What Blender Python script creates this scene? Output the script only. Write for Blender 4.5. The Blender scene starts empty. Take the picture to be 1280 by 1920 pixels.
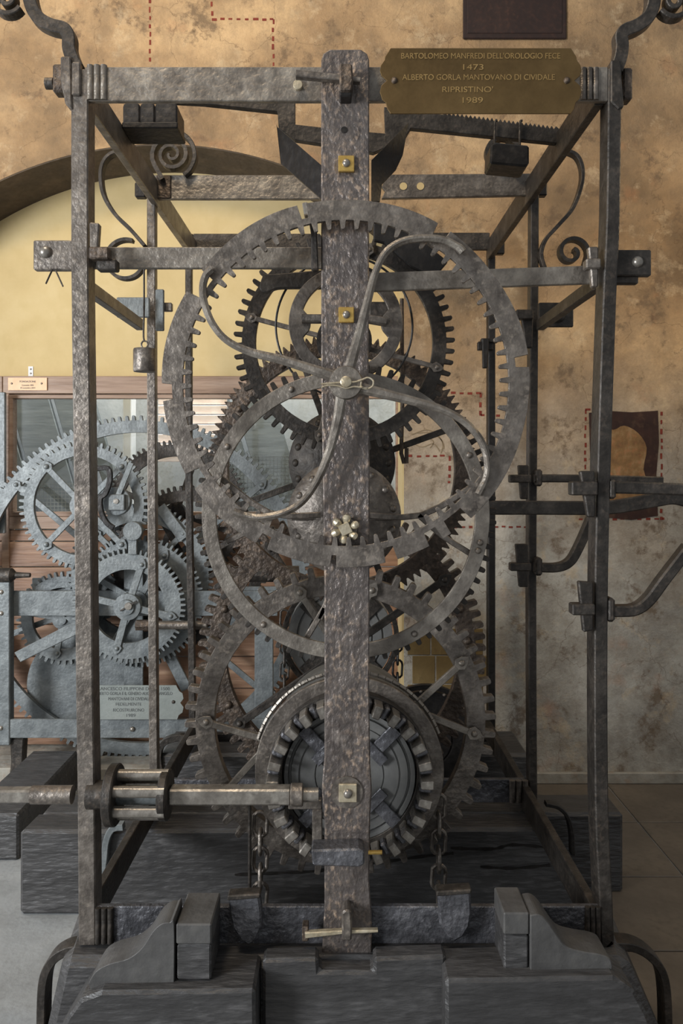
import bpy, math, random
from mathutils import Vector
from math import sin, cos, pi, radians as R, sqrt, atan2
random.seed(7)
SC = bpy.context.scene; COL = SC.collection
# ---------------------------------------------------------------- camera
F = 1473.0; VX, VY = 640.0, 880.0; ZC = 1.385
cd = bpy.data.cameras.new('camera'); cam = bpy.data.objects.new('camera', cd); COL.objects.link(cam); SC.camera = cam
cam.location = (0, 0, ZC); cam.rotation_euler = (R(90), 0, 0)
cd.sensor_fit = 'VERTICAL'; cd.sensor_height = 36; cd.lens = F/1920*36; cd.shift_y = -80/1920; cd.clip_start = .02
# ---------------------------------------------------------------- world, light, exposure
SC.view_settings.view_transform = 'Standard'; SC.view_settings.look = 'None'
SC.view_settings.gamma = 1; SC.view_settings.use_curve_mapping = False
SC.view_settings.exposure = 0.0
wd = bpy.data.worlds.new('world'); SC.world = wd; wd.use_nodes = True
wd.node_tree.nodes['Background'].inputs[0].default_value = (.92, .96, 1, 1)
wd.node_tree.nodes['Background'].inputs[1].default_value = .34
def area(name, loc, target, sx, sy, power, col):
    l = bpy.data.lights.new(name, 'AREA'); l.shape = 'RECTANGLE'; l.size = sx; l.size_y = sy; l.energy = power; l.color = col
    o = bpy.data.objects.new(name, l); COL.objects.link(o); o.location = loc
    o.rotation_euler = (Vector(target)-Vector(loc)).to_track_quat('-Z', 'Y').to_euler(); return o
area('window_daylight', (-4.4, -1.4, 1.95), (0, 2.5, 1.2), 1.3, 1.9, 330, (.94, .97, 1))
area('room_lamp', (-.9, 1.3, 4.0), (-.1, 3.4, 1.9), .5, .5, 40, (1, .82, .6))
area('side_window', (-2.6, 2.9, 1.3), (-.7, 3.5, 1.0), .8, 1.2, 14, (.96, .98, 1))
area('courtyard_daylight', (-.8, 4.35, 3.6), (-.8, 4.6, 1.0), 2.6, .5, 260, (.93, .97, 1))
area('corner_lamp', (1.9, 2.6, 2.6), (.7, 3.4, 1.0), .25, .25, 5, (1, .74, .42))
# ---------------------------------------------------------------- mapping of photo measures to metres
def P(px, py, Y): return Vector(((px-VX)/F*Y, Y, ZC-(py-VY)/F*Y))
def zf(py, Y): return ZC-(py-VY)/F*Y
def xf(px, Y): return (px-VX)/F*Y
def lin(c):
    return tuple(((v/255)/12.92 if v/255 <= .04045 else ((v/255+.055)/1.055)**2.4) for v in c)+(1,)
# ---------------------------------------------------------------- materials
MAT = {}
def mat(name, cols, scale=6, fleck=None, fleck_amt=.35, fscale=45, metal=.5, rough=.5, bump=.4, bdist=.004, stretch=(1,1,1), rvar=.15, hammer=14):
    m = bpy.data.materials.new(name); m.use_nodes = True; t = m.node_tree; n = t.nodes; l = t.links
    b = n['Principled BSDF']; b.inputs['Metallic'].default_value = metal
    tc = n.new('ShaderNodeTexCoord'); mp = n.new('ShaderNodeMapping'); mp.inputs['Scale'].default_value = stretch
    l.new(tc.outputs['Object'], mp.inputs[0])
    n1 = n.new('ShaderNodeTexNoise'); n1.inputs['Scale'].default_value = scale; n1.inputs['Detail'].default_value = 9; n1.inputs['Roughness'].default_value = .65
    l.new(mp.outputs[0], n1.inputs[0])
    r1 = n.new('ShaderNodeValToRGB'); r1.color_ramp.elements[0].position = .24; r1.color_ramp.elements[1].position = .78
    r1.color_ramp.elements[0].color = lin(cols[0]); r1.color_ramp.elements[1].color = lin(cols[-1])
    for i, c in enumerate(cols[1:-1]):
        e = r1.color_ramp.elements.new(.24+.54*(i+1)/(len(cols)-1)); e.color = lin(c)
    l.new(n1.outputs[0], r1.inputs[0]); out = r1.outputs[0]
    n2 = n.new('ShaderNodeTexNoise'); n2.inputs['Scale'].default_value = fscale; n2.inputs['Detail'].default_value = 6
    l.new(mp.outputs[0], n2.inputs[0])
    if fleck:
        r2 = n.new('ShaderNodeValToRGB'); r2.color_ramp.elements[0].position = .5; r2.color_ramp.elements[1].position = .68
        mul = n.new('ShaderNodeMath'); mul.operation = 'MULTIPLY'; mul.inputs[1].default_value = fleck_amt
        l.new(n2.outputs[0], r2.inputs[0])
        n4 = n.new('ShaderNodeTexNoise'); n4.inputs['Scale'].default_value = scale*.45+2; n4.inputs['Detail'].default_value = 3; l.new(tc.outputs['Object'], n4.inputs[0])
        r4 = n.new('ShaderNodeMapRange'); r4.inputs[1].default_value = .4; r4.inputs[2].default_value = .66; r4.inputs[3].default_value = .1; r4.inputs[4].default_value = 1.25; l.new(n4.outputs[0], r4.inputs[0])
        m4 = n.new('ShaderNodeMath'); m4.operation = 'MULTIPLY'; l.new(r2.outputs[0], m4.inputs[0]); l.new(r4.outputs[0], m4.inputs[1]); l.new(m4.outputs[0], mul.inputs[0])
        mx = n.new('ShaderNodeMixRGB'); mx.inputs[2].default_value = lin(fleck); l.new(mul.outputs[0], mx.inputs[0]); l.new(out, mx.inputs[1]); out = mx.outputs[0]
    l.new(out, b.inputs['Base Color'])
    mr = n.new('ShaderNodeMapRange'); mr.inputs[3].default_value = max(.05, rough-rvar); mr.inputs[4].default_value = min(1, rough+rvar)
    l.new(n2.outputs[0], mr.inputs[0]); l.new(mr.outputs[0], b.inputs['Roughness'])
    n3 = n.new('ShaderNodeTexNoise'); n3.inputs['Scale'].default_value = hammer; n3.inputs['Detail'].default_value = 2; l.new(mp.outputs[0], n3.inputs[0])
    ad = n.new('ShaderNodeMath'); ad.operation = 'MULTIPLY_ADD'; ad.inputs[1].default_value = 1.6; l.new(n3.outputs[0], ad.inputs[0]); l.new(n2.outputs[0], ad.inputs[2])
    bp = n.new('ShaderNodeBump'); bp.inputs['Strength'].default_value = bump; bp.inputs['Distance'].default_value = bdist
    l.new(ad.outputs[0], bp.inputs['Height']); l.new(bp.outputs[0], b.inputs['Normal'])
    MAT[name] = m; return m
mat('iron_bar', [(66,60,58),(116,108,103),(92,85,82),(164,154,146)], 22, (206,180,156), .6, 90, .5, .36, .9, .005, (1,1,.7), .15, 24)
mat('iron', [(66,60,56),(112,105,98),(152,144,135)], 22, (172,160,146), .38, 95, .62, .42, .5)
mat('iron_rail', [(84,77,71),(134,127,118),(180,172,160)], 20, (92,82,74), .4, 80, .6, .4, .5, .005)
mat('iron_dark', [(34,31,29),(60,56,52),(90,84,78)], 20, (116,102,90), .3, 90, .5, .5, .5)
mat('iron_oiled', [(58,58,60),(90,90,94),(128,128,132)], 12, (160,160,164), .3, 70, .45, .32, .9, .006)
mat('iron_black', [(24,22,22),(38,36,35),(52,48,46)], 8, (80,74,68), .2, 60, .4, .45, .5)
mat('rust', [(40,34,30),(76,66,58),(108,95,83)], 22, (140,120,102), .4, 80, .45, .5, .9, .006)
mat('iron_blue', [(80,85,87),(114,119,120),(142,147,147)], 16, (78,84,87), .4, 90, .3, .5, .4)
mat('steel', [(92,86,80),(142,136,128),(190,184,174)], 26, (66,60,54), .5, 45, .6, .3, .3)
mat('pale_metal', [(140,126,100),(196,184,158),(226,216,194)], 30, (110,90,60), .4, 80, .6, .35, .4)
mat('brass', [(178,140,70),(222,184,104),(238,204,124)], 30, (120,90,50), .3, 90, .8, .3, .2)
mat('brass_dull', [(80,63,38),(108,87,55),(132,108,70)], 5, (92,74,46), .35, 120, .72, .42, .12, .002)
mat('plate_grey', [(120,126,124),(146,152,148),(160,164,160)], 5, (120,124,120), .3, 90, .45, .45, .1)
mat('letter', [(150,122,78),(166,138,90),(186,156,104)], 30, None, metal=.6, rough=.4, bump=0)
mat('letter_dark', [(70,74,74),(84,88,88),(96,98,98)], 30, None, metal=.2, rough=.6, bump=0)
mat('black_timber', [(46,45,45),(62,61,61),(82,81,81)], 8, (120,118,118), .25, 60, .0, .42, .9, .006, (.35,1.2,1.5), .14, 20)
mat('drum_wood', [(76,76,76),(104,104,102),(124,122,118)], 6, (50,48,46), .3, 30, .0, .5, .5, .004, (1,1,1))
mat('dark_wood', [(62,61,60),(78,77,76),(92,91,89)], 9, (92,90,86), .3, 50, .0, .5, .5, .004)
mat('window_wood', [(112,86,68),(150,124,104),(172,150,132)], 5, (88,64,48), .3, 24, 0, .5, .3, .003, (.4,3,6))
mat('plank_wood', [(84,60,46),(138,104,80),(176,146,120)], 4, (222,184,150), .3, 9, 0, .5, .3, .003, (.5,3,5))
mat('cream_plaster', [(186,164,116),(200,178,130),(210,190,144)], 3, (182,160,110), .2, 14, 0, .85, .15, .003)
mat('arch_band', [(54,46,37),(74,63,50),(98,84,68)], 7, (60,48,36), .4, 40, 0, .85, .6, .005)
mat('stone', [(118,112,100),(150,146,136),(170,166,158)], 9, (150,120,96), .4, 30, 0, .8, .7, .006)
mat('cement', [(128,130,130),(150,153,154),(166,168,168)], 5, (104,104,102), .35, 60, 0, .7, .4, .003)
mat('slab', [(84,76,66),(106,97,86),(122,112,98)], 4, (70,62,54), .3, 40, 0, .5, .3, .003)
mat('ochre_stone', [(96,80,48),(118,98,60),(136,116,76)], 9, (84,70,46), .3, 40, 0, .85, .5, .004)
mat('red_paint', [(96,34,24),(118,46,32),(140,66,46)], 30, None, metal=0, rough=.9, bump=0)
mat('maroon_fresco', [(34,19,16),(44,24,19),(58,34,26),(92,68,50)], 9, (120,96,74), .3, 30, 0, .9, .2)
mat('fresco_ochre', [(84,58,36),(132,100,62),(168,140,104)], 16, (176,112,76), .5, 40, 0, .9, .3)
mat('recess_shade', [(24,12,9),(36,19,14),(50,30,22)], 6, (86,54,40), .2, 50, 0, .7, .2)
mat('charcoal_line', [(120,104,80),(134,116,90),(150,130,100)], 12, None, metal=0, rough=.9, bump=0)
mat('white_paint', [(206,208,208),(222,224,224),(232,234,234)], 6, None, metal=0, rough=.6, bump=.1)
mat('green_board', [(64,68,68),(90,95,95),(120,124,123)], 5, (60,64,60), .3, 20, 0, .7, .3, .003, (.6,1,3))
mat('roof_tile', [(210,190,180),(226,210,202),(236,226,220)], 12, None, metal=0, rough=.8, bump=.3)
mat('label_tan', [(196,160,124),(210,174,138),(220,186,150)], 12, None, metal=.1, rough=.5, bump=0)
mat('wire', [(120,118,110),(140,138,130),(150,148,140)], 12, None, metal=.5, rough=.5, bump=0)
def wall_mat():
    m = bpy.data.materials.new('fresco_plaster'); m.use_nodes = True; t = m.node_tree; n = t.nodes; l = t.links; b = n['Principled BSDF']
    b.inputs['Roughness'].default_value = .88
    tc = n.new('ShaderNodeNewGeometry'); pos = tc.outputs['Position']
    def noise(s, d=8, r=.6):
        q = n.new('ShaderNodeTexNoise'); q.inputs['Scale'].default_value = s; q.inputs['Detail'].default_value = d; q.inputs['Roughness'].default_value = r; l.new(pos, q.inputs[0]); return q.outputs[0]
    def ramp(src, stops):
        q = n.new('ShaderNodeValToRGB'); e = q.color_ramp.elements
        e[0].position, e[0].color = stops[0]; e[1].position, e[1].color = stops[-1]
        for p_, c_ in stops[1:-1]: k = e.new(p_); k.color = c_
        l.new(src, q.inputs[0]); return q.outputs[0]
    def mix(fac, a, c, mode='MIX'):
        q = n.new('ShaderNodeMixRGB'); q.blend_type = mode
        for i, s in enumerate((fac, a, c)):
            if hasattr(s, 'links'): l.new(s, q.inputs[i])
            else: q.inputs[i].default_value = s
        return q.outputs[0]
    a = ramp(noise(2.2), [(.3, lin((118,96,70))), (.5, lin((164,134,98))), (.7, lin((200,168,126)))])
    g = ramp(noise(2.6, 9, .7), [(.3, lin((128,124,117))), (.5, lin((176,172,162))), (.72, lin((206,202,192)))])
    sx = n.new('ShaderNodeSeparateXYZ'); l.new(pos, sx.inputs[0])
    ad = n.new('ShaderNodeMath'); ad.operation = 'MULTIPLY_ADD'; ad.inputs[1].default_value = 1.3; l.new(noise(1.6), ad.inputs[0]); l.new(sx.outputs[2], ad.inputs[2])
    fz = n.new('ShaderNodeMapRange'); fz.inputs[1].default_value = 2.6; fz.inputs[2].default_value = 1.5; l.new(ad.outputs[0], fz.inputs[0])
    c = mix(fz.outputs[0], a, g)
    W = (1,1,1,1); K = (0,0,0,1)
    c = mix(ramp(noise(5.5, 10, .75), [(.54, K), (.62, (.75,.75,.75,1))]), c, lin((100,80,60)))
    c = mix(ramp(noise(3.7, 6, .6), [(.6, K), (.72, (.35,.35,.35,1))]), c, lin((186,124,80)))
    c = mix(ramp(noise(8, 9, .72), [(.56, K), (.66, (.5,.5,.5,1))]), c, lin((206,182,146)))
    c = mix(ramp(noise(9, 12, .8), [(.42, K), (.6, (.4,.4,.4,1))]), c, lin((112,96,76)))
    c = mix(ramp(noise(24, 10, .8), [(.62, K), (.68, (.7,.7,.7,1))]), c, lin((84,64,46)))
    vo = n.new('ShaderNodeTexVoronoi'); vo.feature = 'DISTANCE_TO_EDGE'; vo.inputs['Scale'].default_value = 2.3
    nd = n.new('ShaderNodeTexNoise'); nd.inputs['Scale'].default_value = 4; nd.inputs['Detail'].default_value = 6; l.new(pos, nd.inputs[0])
    va = n.new('ShaderNodeVectorMath'); va.operation = 'MULTIPLY_ADD'; va.inputs[1].default_value = (.5,.5,.5); l.new(nd.outputs[1], va.inputs[0]); l.new(pos, va.inputs[2]); l.new(va.outputs[0], vo.inputs['Vector'])
    cr = ramp(vo.outputs[0], [(0, (.55,.55,.55,1)), (.006, K)])
    c = mix(cr, c, lin((96,74,52)))
    l.new(c, b.inputs['Base Color'])
    bp = n.new('ShaderNodeBump'); bp.inputs['Strength'].default_value = .9; bp.inputs['Distance'].default_value = .012; l.new(noise(12, 10, .7), bp.inputs['Height']); l.new(bp.outputs[0], b.inputs['Normal'])
    MAT['fresco_plaster'] = m
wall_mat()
def glass_mat():
    m = bpy.data.materials.new('window_glass'); m.use_nodes = True; t = m.node_tree; n = t.nodes; l = t.links
    out = n['Material Output']; n.remove(n['Principled BSDF'])
    tr = n.new('ShaderNodeBsdfTransparent'); tr.inputs[0].default_value = (.9,.91,.9,1)
    gl = n.new('ShaderNodeBsdfGlossy'); gl.inputs['Roughness'].default_value = .05; gl.inputs[0].default_value = (.9,.95,1,1)
    mx = n.new('ShaderNodeMixShader'); mx.inputs[0].default_value = .1
    l.new(tr.outputs[0], mx.inputs[1]); l.new(gl.outputs[0], mx.inputs[2]); l.new(mx.outputs[0], out.inputs[0]); MAT['glass'] = m
glass_mat()
# ---------------------------------------------------------------- mesh builder
WLOC = {}
class MB:
    def __init__(s): s.v = []; s.f = []
    def add(s, vs, fs):
        o = len(s.v); s.v += [Vector(v) for v in vs]; s.f += [tuple(i+o for i in f) for f in fs]; return s
    def box(s, x0, x1, y0, y1, z0, z1):
        return s.add([(x,y,z) for z in (z0,z1) for y in (y0,y1) for x in (x0,x1)], [(0,2,3,1),(4,5,7,6),(0,1,5,4),(1,3,7,5),(3,2,6,7),(2,0,4,6)])
    def poly(s, pts, Y, t, px=True, Yb=None):
        a = [P(x, y, Y) for x, y in pts] if px else [Vector((x, Y, z)) for x, z in pts]
        A = sum(a[i].x*a[(i+1)%len(a)].z-a[(i+1)%len(a)].x*a[i].z for i in range(len(a)))
        if A < 0: a.reverse()          # counter-clockwise seen from -Y
        n = len(a); b = [Vector((v.x, Y+t, v.z)) for v in a]
        return s.add(a+b, [tuple(range(n)), tuple(reversed(range(n, 2*n)))]+[(i, i+n, (i+1)%n+n, (i+1)%n) for i in range(n)])
    def rect(s, x0, y0, x1, y1, Y, t): return s.poly([(x0,y0),(x1,y0),(x1,y1),(x0,y1)], Y, t)
    def ring(s, cx, cy, prof, Y, t):   # prof: (angle, r_out, r_in) in photo px at depth Y
        n = len(prof); k = Y/F; c = P(cx, cy, Y)
        vs = []
        for yy in (Y, Y+t):
            for a, ro, ri in prof: vs.append((c.x+cos(a)*ro*k, yy, c.z+sin(a)*ro*k))
            for a, ro, ri in prof: vs.append((c.x+cos(a)*ri*k, yy, c.z+sin(a)*ri*k))
        fs = []
        for i in range(n):
            j = (i+1) % n
            fs += [(i, j, n+j, n+i), (2*n+i, 3*n+i, 3*n+j, 2*n+j), (i, 2*n+i, 2*n+j, j), (n+i, n+j, 3*n+j, 3*n+i)]
        return s.add(vs, fs)
    def lathe(s, cx, cz, prof, seg=48, ax='y'):   # prof list of (axis position, radius)
        n = len(prof); vs = []
        for p_, r in prof:
            for k in range(seg):
                a = 2*pi*k/seg
                if ax == 'y': vs.append((cx+cos(a)*r, p_, cz+sin(a)*r))
                elif ax == 'x': vs.append((p_, cx+cos(a)*r, cz+sin(a)*r))
                else: vs.append((cx+cos(a)*r, cz+sin(a)*r, p_))
        fs = [(i*seg+k, i*seg+(k+1)%seg, (i+1)*seg+(k+1)%seg, (i+1)*seg+k) for i in range(n-1) for k in range(seg)]
        fs += [tuple(reversed(range(seg))), tuple(range((n-1)*seg, n*seg))]
        if ax == 'y': pass
        return s.add(vs, fs)
    def disc(s, px, py, Y, t, r, seg=32, bev=0):
        c = P(px, py, Y); k = Y/F; r *= k
        pr = [(Y, r-bev), (Y+bev, r), (Y+t, r)] if bev else [(Y, r), (Y+t, r)]
        return s.lathe(c.x, c.z, pr, seg)
    def rivet(s, px, py, Y, r):
        c = P(px, py, Y); r *= Y/F
        return s.lathe(c.x, c.z, [(Y-r*.75, r*.3), (Y-r*.6, r*.65), (Y-r*.3, r*.93), (Y+.004, r)], 12)
    def tube(s, pts, r, seg=10, closed=False):
        pts = [Vector(p) for p in pts]; n = len(pts); rs = r if isinstance(r, (list, tuple)) else [r]*n
        vs = []; up = None
        for i in range(n):
            if closed: T = (pts[(i+1)%n]-pts[i-1]).normalized()
            else: T = (pts[min(i+1,n-1)]-pts[max(i-1,0)]).normalized()
            if up is None: up = Vector((0,1,0)) if abs(T.y) < .9 else Vector((1,0,0))
            u = (up-T*up.dot(T)).normalized(); w = T.cross(u); up = u
            for k in range(seg):
                a = 2*pi*k/seg; vs.append(pts[i]+u*cos(a)*rs[i]+w*sin(a)*rs[i])
        m = n if closed else n-1
        fs = [(i*seg+k, i*seg+(k+1)%seg, ((i+1)%n)*seg+(k+1)%seg, ((i+1)%n)*seg+k) for i in range(m) for k in range(seg)]
        if not closed: fs += [tuple(reversed(range(seg))), tuple(range((n-1)*seg, n*seg))]
        return s.add(vs, fs)
    def bar(s, pts, w, d, side=(0,1,0), rnd=0):   # rectangular section: w in plane, d along side
        pts = [Vector(p) for p in pts]; n = len(pts); S = Vector(side).normalized(); vs = []
        ws = w if isinstance(w, (list, tuple)) else [w]*n
        for i in range(n):
            T = (pts[min(i+1,n-1)]-pts[max(i-1,0)]).normalized()
            Sd = (S-T*S.dot(T)).normalized(); N = T.cross(Sd)
            h = ws[i]/2; e = d/2
            if rnd: sec = [(-h+rnd,-e),(h-rnd,-e),(h,-e+rnd),(h,e),(-h,e),(-h,-e+rnd)]
            else: sec = [(-h,-e),(h,-e),(h,e),(-h,e)]
            for a, b in sec: vs.append(pts[i]+N*a+Sd*b)
        q = 6 if rnd else 4
        fs = [(i*q+k, i*q+(k+1)%q, (i+1)*q+(k+1)%q, (i+1)*q+k) for i in range(n-1) for k in range(q)]
        fs += [tuple(reversed(range(q))), tuple(range((n-1)*q, n*q))]
        return s.add(vs, fs)
    def build(s, name, m, parent=None, bevel=0, smooth=False, kind=None, label=None):
        lo = [min(v[i] for v in s.v) for i in range(3)]; hi = [max(v[i] for v in s.v) for i in range(3)]
        o3 = Vector(((lo[0]+hi[0])/2, (lo[1]+hi[1])/2, lo[2] if parent is None else (lo[2]+hi[2])/2))
        me = bpy.data.meshes.new(name); me.from_pydata([v-o3 for v in s.v], [], s.f)
        import bmesh
        bm = bmesh.new(); bm.from_mesh(me); bmesh.ops.recalc_face_normals(bm, faces=bm.faces); bm.to_mesh(me); bm.free()
        me.materials.append(MAT[m])
        if smooth: me.shade_smooth(); me.set_sharp_from_angle(angle=R(38))
        o = bpy.data.objects.new(name, me); COL.objects.link(o)
        pl = Vector((0,0,0))
        if parent is not None: o.parent = parent; pl = WLOC[parent.name]
        o.location = o3-pl; WLOC[o.name] = o3
        if bevel:
            b = o.modifiers.new('bevel', 'BEVEL'); b.width = bevel; b.segments = 1; b.limit_method = 'ANGLE'; b.angle_limit = R(40)
        if kind: o['kind'] = kind
        if label: o['label'] = label
        return o
def thing(name, label, cat, loc, group=None):
    o = bpy.data.objects.new(name, None); COL.objects.link(o); o.location = loc; o.empty_display_size = .05
    WLOC[o.name] = Vector(loc); o['label'] = label; o['category'] = cat
    if group: o['group'] = group
    return o
def tag(o, label, cat, group=None):
    o['label'] = label; o['category'] = cat
    if group: o['group'] = group
    return o
def smooth(pts, n=6):
    out = []; m = len(pts)
    for i in range(m-1):
        p0, p1, p2, p3 = pts[max(i-1,0)], pts[i], pts[i+1], pts[min(i+2,m-1)]
        for k in range(n):
            t = k/n
            out.append(tuple(.5*((2*p1[j])+(-p0[j]+p2[j])*t+(2*p0[j]-5*p1[j]+4*p2[j]-p3[j])*t*t+(-p0[j]+3*p1[j]-3*p2[j]+p3[j])*t**3) for j in range(len(p1))))
    return out+[tuple(pts[-1])]
def path(pts, Y, n=6): return [P(x, y, Y) for x, y in smooth(pts, n)]
def spiral(cx, cy, r0, r1, a0, a1, n=40):
    return [(cx+cos(R(a0+(a1-a0)*i/n))*(r0+(r1-r0)*i/n), cy-sin(R(a0+(a1-a0)*i/n))*(r0+(r1-r0)*i/n)) for i in range(n+1)]
def teeth(N, rb, rt, kind='sq', duty=.5, jit=0):
    pr = []
    for i in range(N):
        j = random.uniform(-jit, jit); h = random.uniform(-jit*8, jit*8)
        if kind == 'sq': sh = [(0,rb),(.06,rt-2.2),(.14,rt),(.36,rt),(.44,rt-2.2),(.5,rb)]
        elif kind == 'pt': sh = [(0,rb),(.2,rt-2),(.27,rt),(.33,rt-2),(.52,rb)]
        for a, r in sh:
            a = a*duty/.5; pr.append((2*pi*(i+a+j)/N, r+(h if r != rb else 0)))
    return pr
def gear(name, label, cx, cy, rt, rb, ri, N, Y, t, m, kind='sq', duty=.5, rivets=(), mrivet=None, parent=None, bevel=.0012):
    g = thing(name, label, 'gear wheel', P(cx, cy+rt, Y+t/2))
    rim = MB().ring(cx, cy, [(a, r, ri) for a, r in teeth(N, rb, rt, kind, duty, .03)], Y, t).build('toothed_rim', m, g, bevel)
    for a, r, q in rivets:
        MB().rivet(cx+cos(R(a))*r, cy-sin(R(a))*r, Y, q).build('rivet', mrivet or m, g, smooth=True)
    return g
def spoke(g, cx, cy, pts, w, Y, d, m, heart=None, bevel=.001):   # pts in photo px
    o = MB().bar([P(x, y, Y) for x, y in pts], w*Y/F, d, rnd=.0015).build('spoke', m, g)
    if heart:
        x1, y1 = pts[-1]; x0, y0 = pts[-2]; L = sqrt((x1-x0)**2+(y1-y0)**2); ux, uy = (x1-x0)/L, (y1-y0)/L; nx, ny = -uy, ux; h = heart
        MB().poly([(x1-ux*h+nx*h*.4, y1-uy*h+ny*h*.4), (x1-ux*h*.3+nx*h, y1-uy*h*.3+ny*h), (x1+ux*h*.6+nx*h*.7, y1+uy*h*.6+ny*h*.7), (x1+ux*h*1.4, y1+uy*h*1.4), (x1+ux*h*.6-nx*h*.7, y1+uy*h*.6-ny*h*.7), (x1-ux*h*.3-nx*h, y1-uy*h*.3-ny*h), (x1-ux*h-nx*h*.4, y1-uy*h-ny*h*.4)], Y-d/2-.001, .004).build('spoke_end', m, o, .0008)
        MB().rivet(x1, y1, Y-d/2-.001, h*.5).build('rivet', m, o, smooth=True)
    return o
def pol(cx, cy, r, a): return (cx+cos(R(a))*r, cy-sin(R(a))*r)
# ================================================================ THE SETTING
WY, NY = 3.46, 3.78
def arch(x): return 970-sqrt(700**2-(x-300)**2)
w = MB(); xs = [-157+914*i/44 for i in range(45)]
top = -560
w.rect(-900, top, -157, 1480, WY, NY-WY); w.rect(757, top, 1900, 1480, WY, NY-WY)
for a, b in zip(xs, xs[1:]): w.poly([(a, top), (b, top), (b, arch(b)), (a, arch(a))], WY, NY-WY)
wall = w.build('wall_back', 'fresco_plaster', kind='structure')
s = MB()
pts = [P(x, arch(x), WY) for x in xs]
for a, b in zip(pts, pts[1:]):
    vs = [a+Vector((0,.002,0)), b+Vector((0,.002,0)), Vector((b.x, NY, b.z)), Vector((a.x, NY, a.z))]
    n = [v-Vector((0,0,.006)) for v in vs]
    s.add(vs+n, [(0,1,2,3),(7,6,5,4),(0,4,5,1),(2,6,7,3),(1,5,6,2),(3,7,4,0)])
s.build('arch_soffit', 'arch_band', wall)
MB().box(xf(757,WY)-.008, xf(757,WY)+.001, WY+.003, NY, 0, zf(440,WY)).build('arch_jamb', 'cream_plaster', wall)
n = MB(); n.box(-2.3, .6, NY, NY+.12, zf(705, NY-.02), 3.4)
n.build('wall_niche', 'cream_plaster', kind='structure')
# ragged painted edge that follows the arch on the wall face is left to the plaster itself
d = MB()
def dashes(pts, w=4, L=9, gap=7):
    for (x0, y0), (x1, y1) in zip(pts, pts[1:]):
        D = sqrt((x1-x0)**2+(y1-y0)**2); k = 0
        ux, uy = (x1-x0)/D, (y1-y0)/D
        while k < D-3:
            l_ = min(L*random.uniform(.7,1.2), D-k); ww = w*random.uniform(.7, 1.2)/2; jx = random.uniform(-.8,.8)
            a = (x0+ux*k-uy*jx, y0+uy*k+ux*jx); b = (a[0]+ux*l_, a[1]+uy*l_)
            if uy: d.rect(a[0]-ww, min(a[1],b[1]), a[0]+ww, max(a[1],b[1]), WY-.0012, .001)
            else: d.rect(min(a[0],b[0]), a[1]-ww, max(a[0],b[0]), a[1]+ww, WY-.0012, .001)
            k += l_+gap*random.uniform(.8, 1.3)
dashes([(281,-60),(281,122)]); dashes([(397,-60),(397,36)]); dashes([(397,36),(512,36)]); dashes([(512,36),(512,124)])
dashes([(1097,768),(1097,905)]); dashes([(1240,772),(1240,975)]); dashes([(1085,973),(1245,973)]); dashes([(1097,768),(1110,768)])
dashes([(845,737),(901,737)]); dashes([(901,737),(901,779)]); dashes([(901,779),(940,779)])
dashes([(762,855),(843,855)]); dashes([(842,855),(842,902)]); dashes([(842,902),(850,906)][:1]+[(842,906)])
dashes([(850,988),(990,988)])
d.build('red_dashes', 'red_paint', wall, kind='stuff')
fr = MB()
for i, (x0,y0,x1,y1) in enumerate([(1104,770,1233,975)]):
    pp = [(x0,y0+4),(x0+30,y0),(x0+80,y0+3),(x1,y0),(x1+2,y0+60),(x1-3,y0+120),(x1,y1-8),(x1-50,y1),(x0+40,y1-4),(x0-4,y1),(x0+3,y0+110)]
    fr.poly(pp, WY-.003, .004)
ff = fr.build('fresco_fragment', 'maroon_fresco', wall)
MB().poly(smooth([(1128,800),(1150,806),(1170,798),(1196,812),(1212,840),(1206,880),(1216,915),(1190,940),(1150,948),(1122,938),(1112,900),(1120,860),(1114,825),(1128,800)],3), WY-.0042, .0016).build('fresco_centre', 'fresco_ochre', ff)
o = MB().rect(868, -90, 1062, 72, WY-.012, .012).build('recess_shade_panel', 'recess_shade', bevel=.004)  # flat dark sheet standing in for a wall recess, its shade put into the colour
tag(o, 'dark reddish brown panel in place of a shaded recess, high above the brass plaque', 'wall recess')
MB().rect(876, -80, 1054, 62, WY-.015, .004).build('recess_shade_face', 'recess_shade', o, .002)
sk = MB()
for q in ([(772,815),(800,806),(822,818),(830,835),(826,850)], [(768,828),(790,838),(812,832),(824,846)], [(778,822),(796,818),(812,828),(806,840)], [(782,812),(808,812),(828,826),(832,842)]):
    sk.bar([P(x,y,WY-.001) for x,y in smooth(q)], .004, .0015)
sk.build('charcoal_sketch', 'charcoal_line', wall, kind='stuff')
# floor: cement on the left, slabs on the right
fl = MB().box(-3.5, 4.0, -.5, 4.0, -.1, 0).build('floor', 'cement', kind='structure')
for i in range(6):
    for j in range(8):
        x0 = .72+i*.44; y0 = .2+j*.41
        if y0+.4 > 3.47: continue
        MB().box(x0+.003, x0+.437, y0+.003, y0+.407, .0, .006).build('slab', 'slab', fl, .002)
# ledge of the niche
pl = MB().box(xf(-157,WY), xf(756,WY), WY-.005, NY+.08, 0, .07).build('trim_1', 'stone', kind='structure', bevel=.006)
rr = MB().box(.29, 3.0, WY-.02, WY, .006, .055).build('baseboard_right', 'stone', kind='structure', bevel=.004)
# painted stone blocks low on the wall, right of the niche
for r_, (y0, y1) in enumerate([(1180,1228),(1231,1282),(1285,1340),(1343,1400)]):
    for c_, (x0, x1) in enumerate([(764,806),(809,862),(865,905)]):
        MB().rect(x0+(r_%2)*9, y0-1, x1+(r_%2)*9, y1, WY-.004, .005).build('stone_block', 'ochre_stone', wall, .002)
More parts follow.
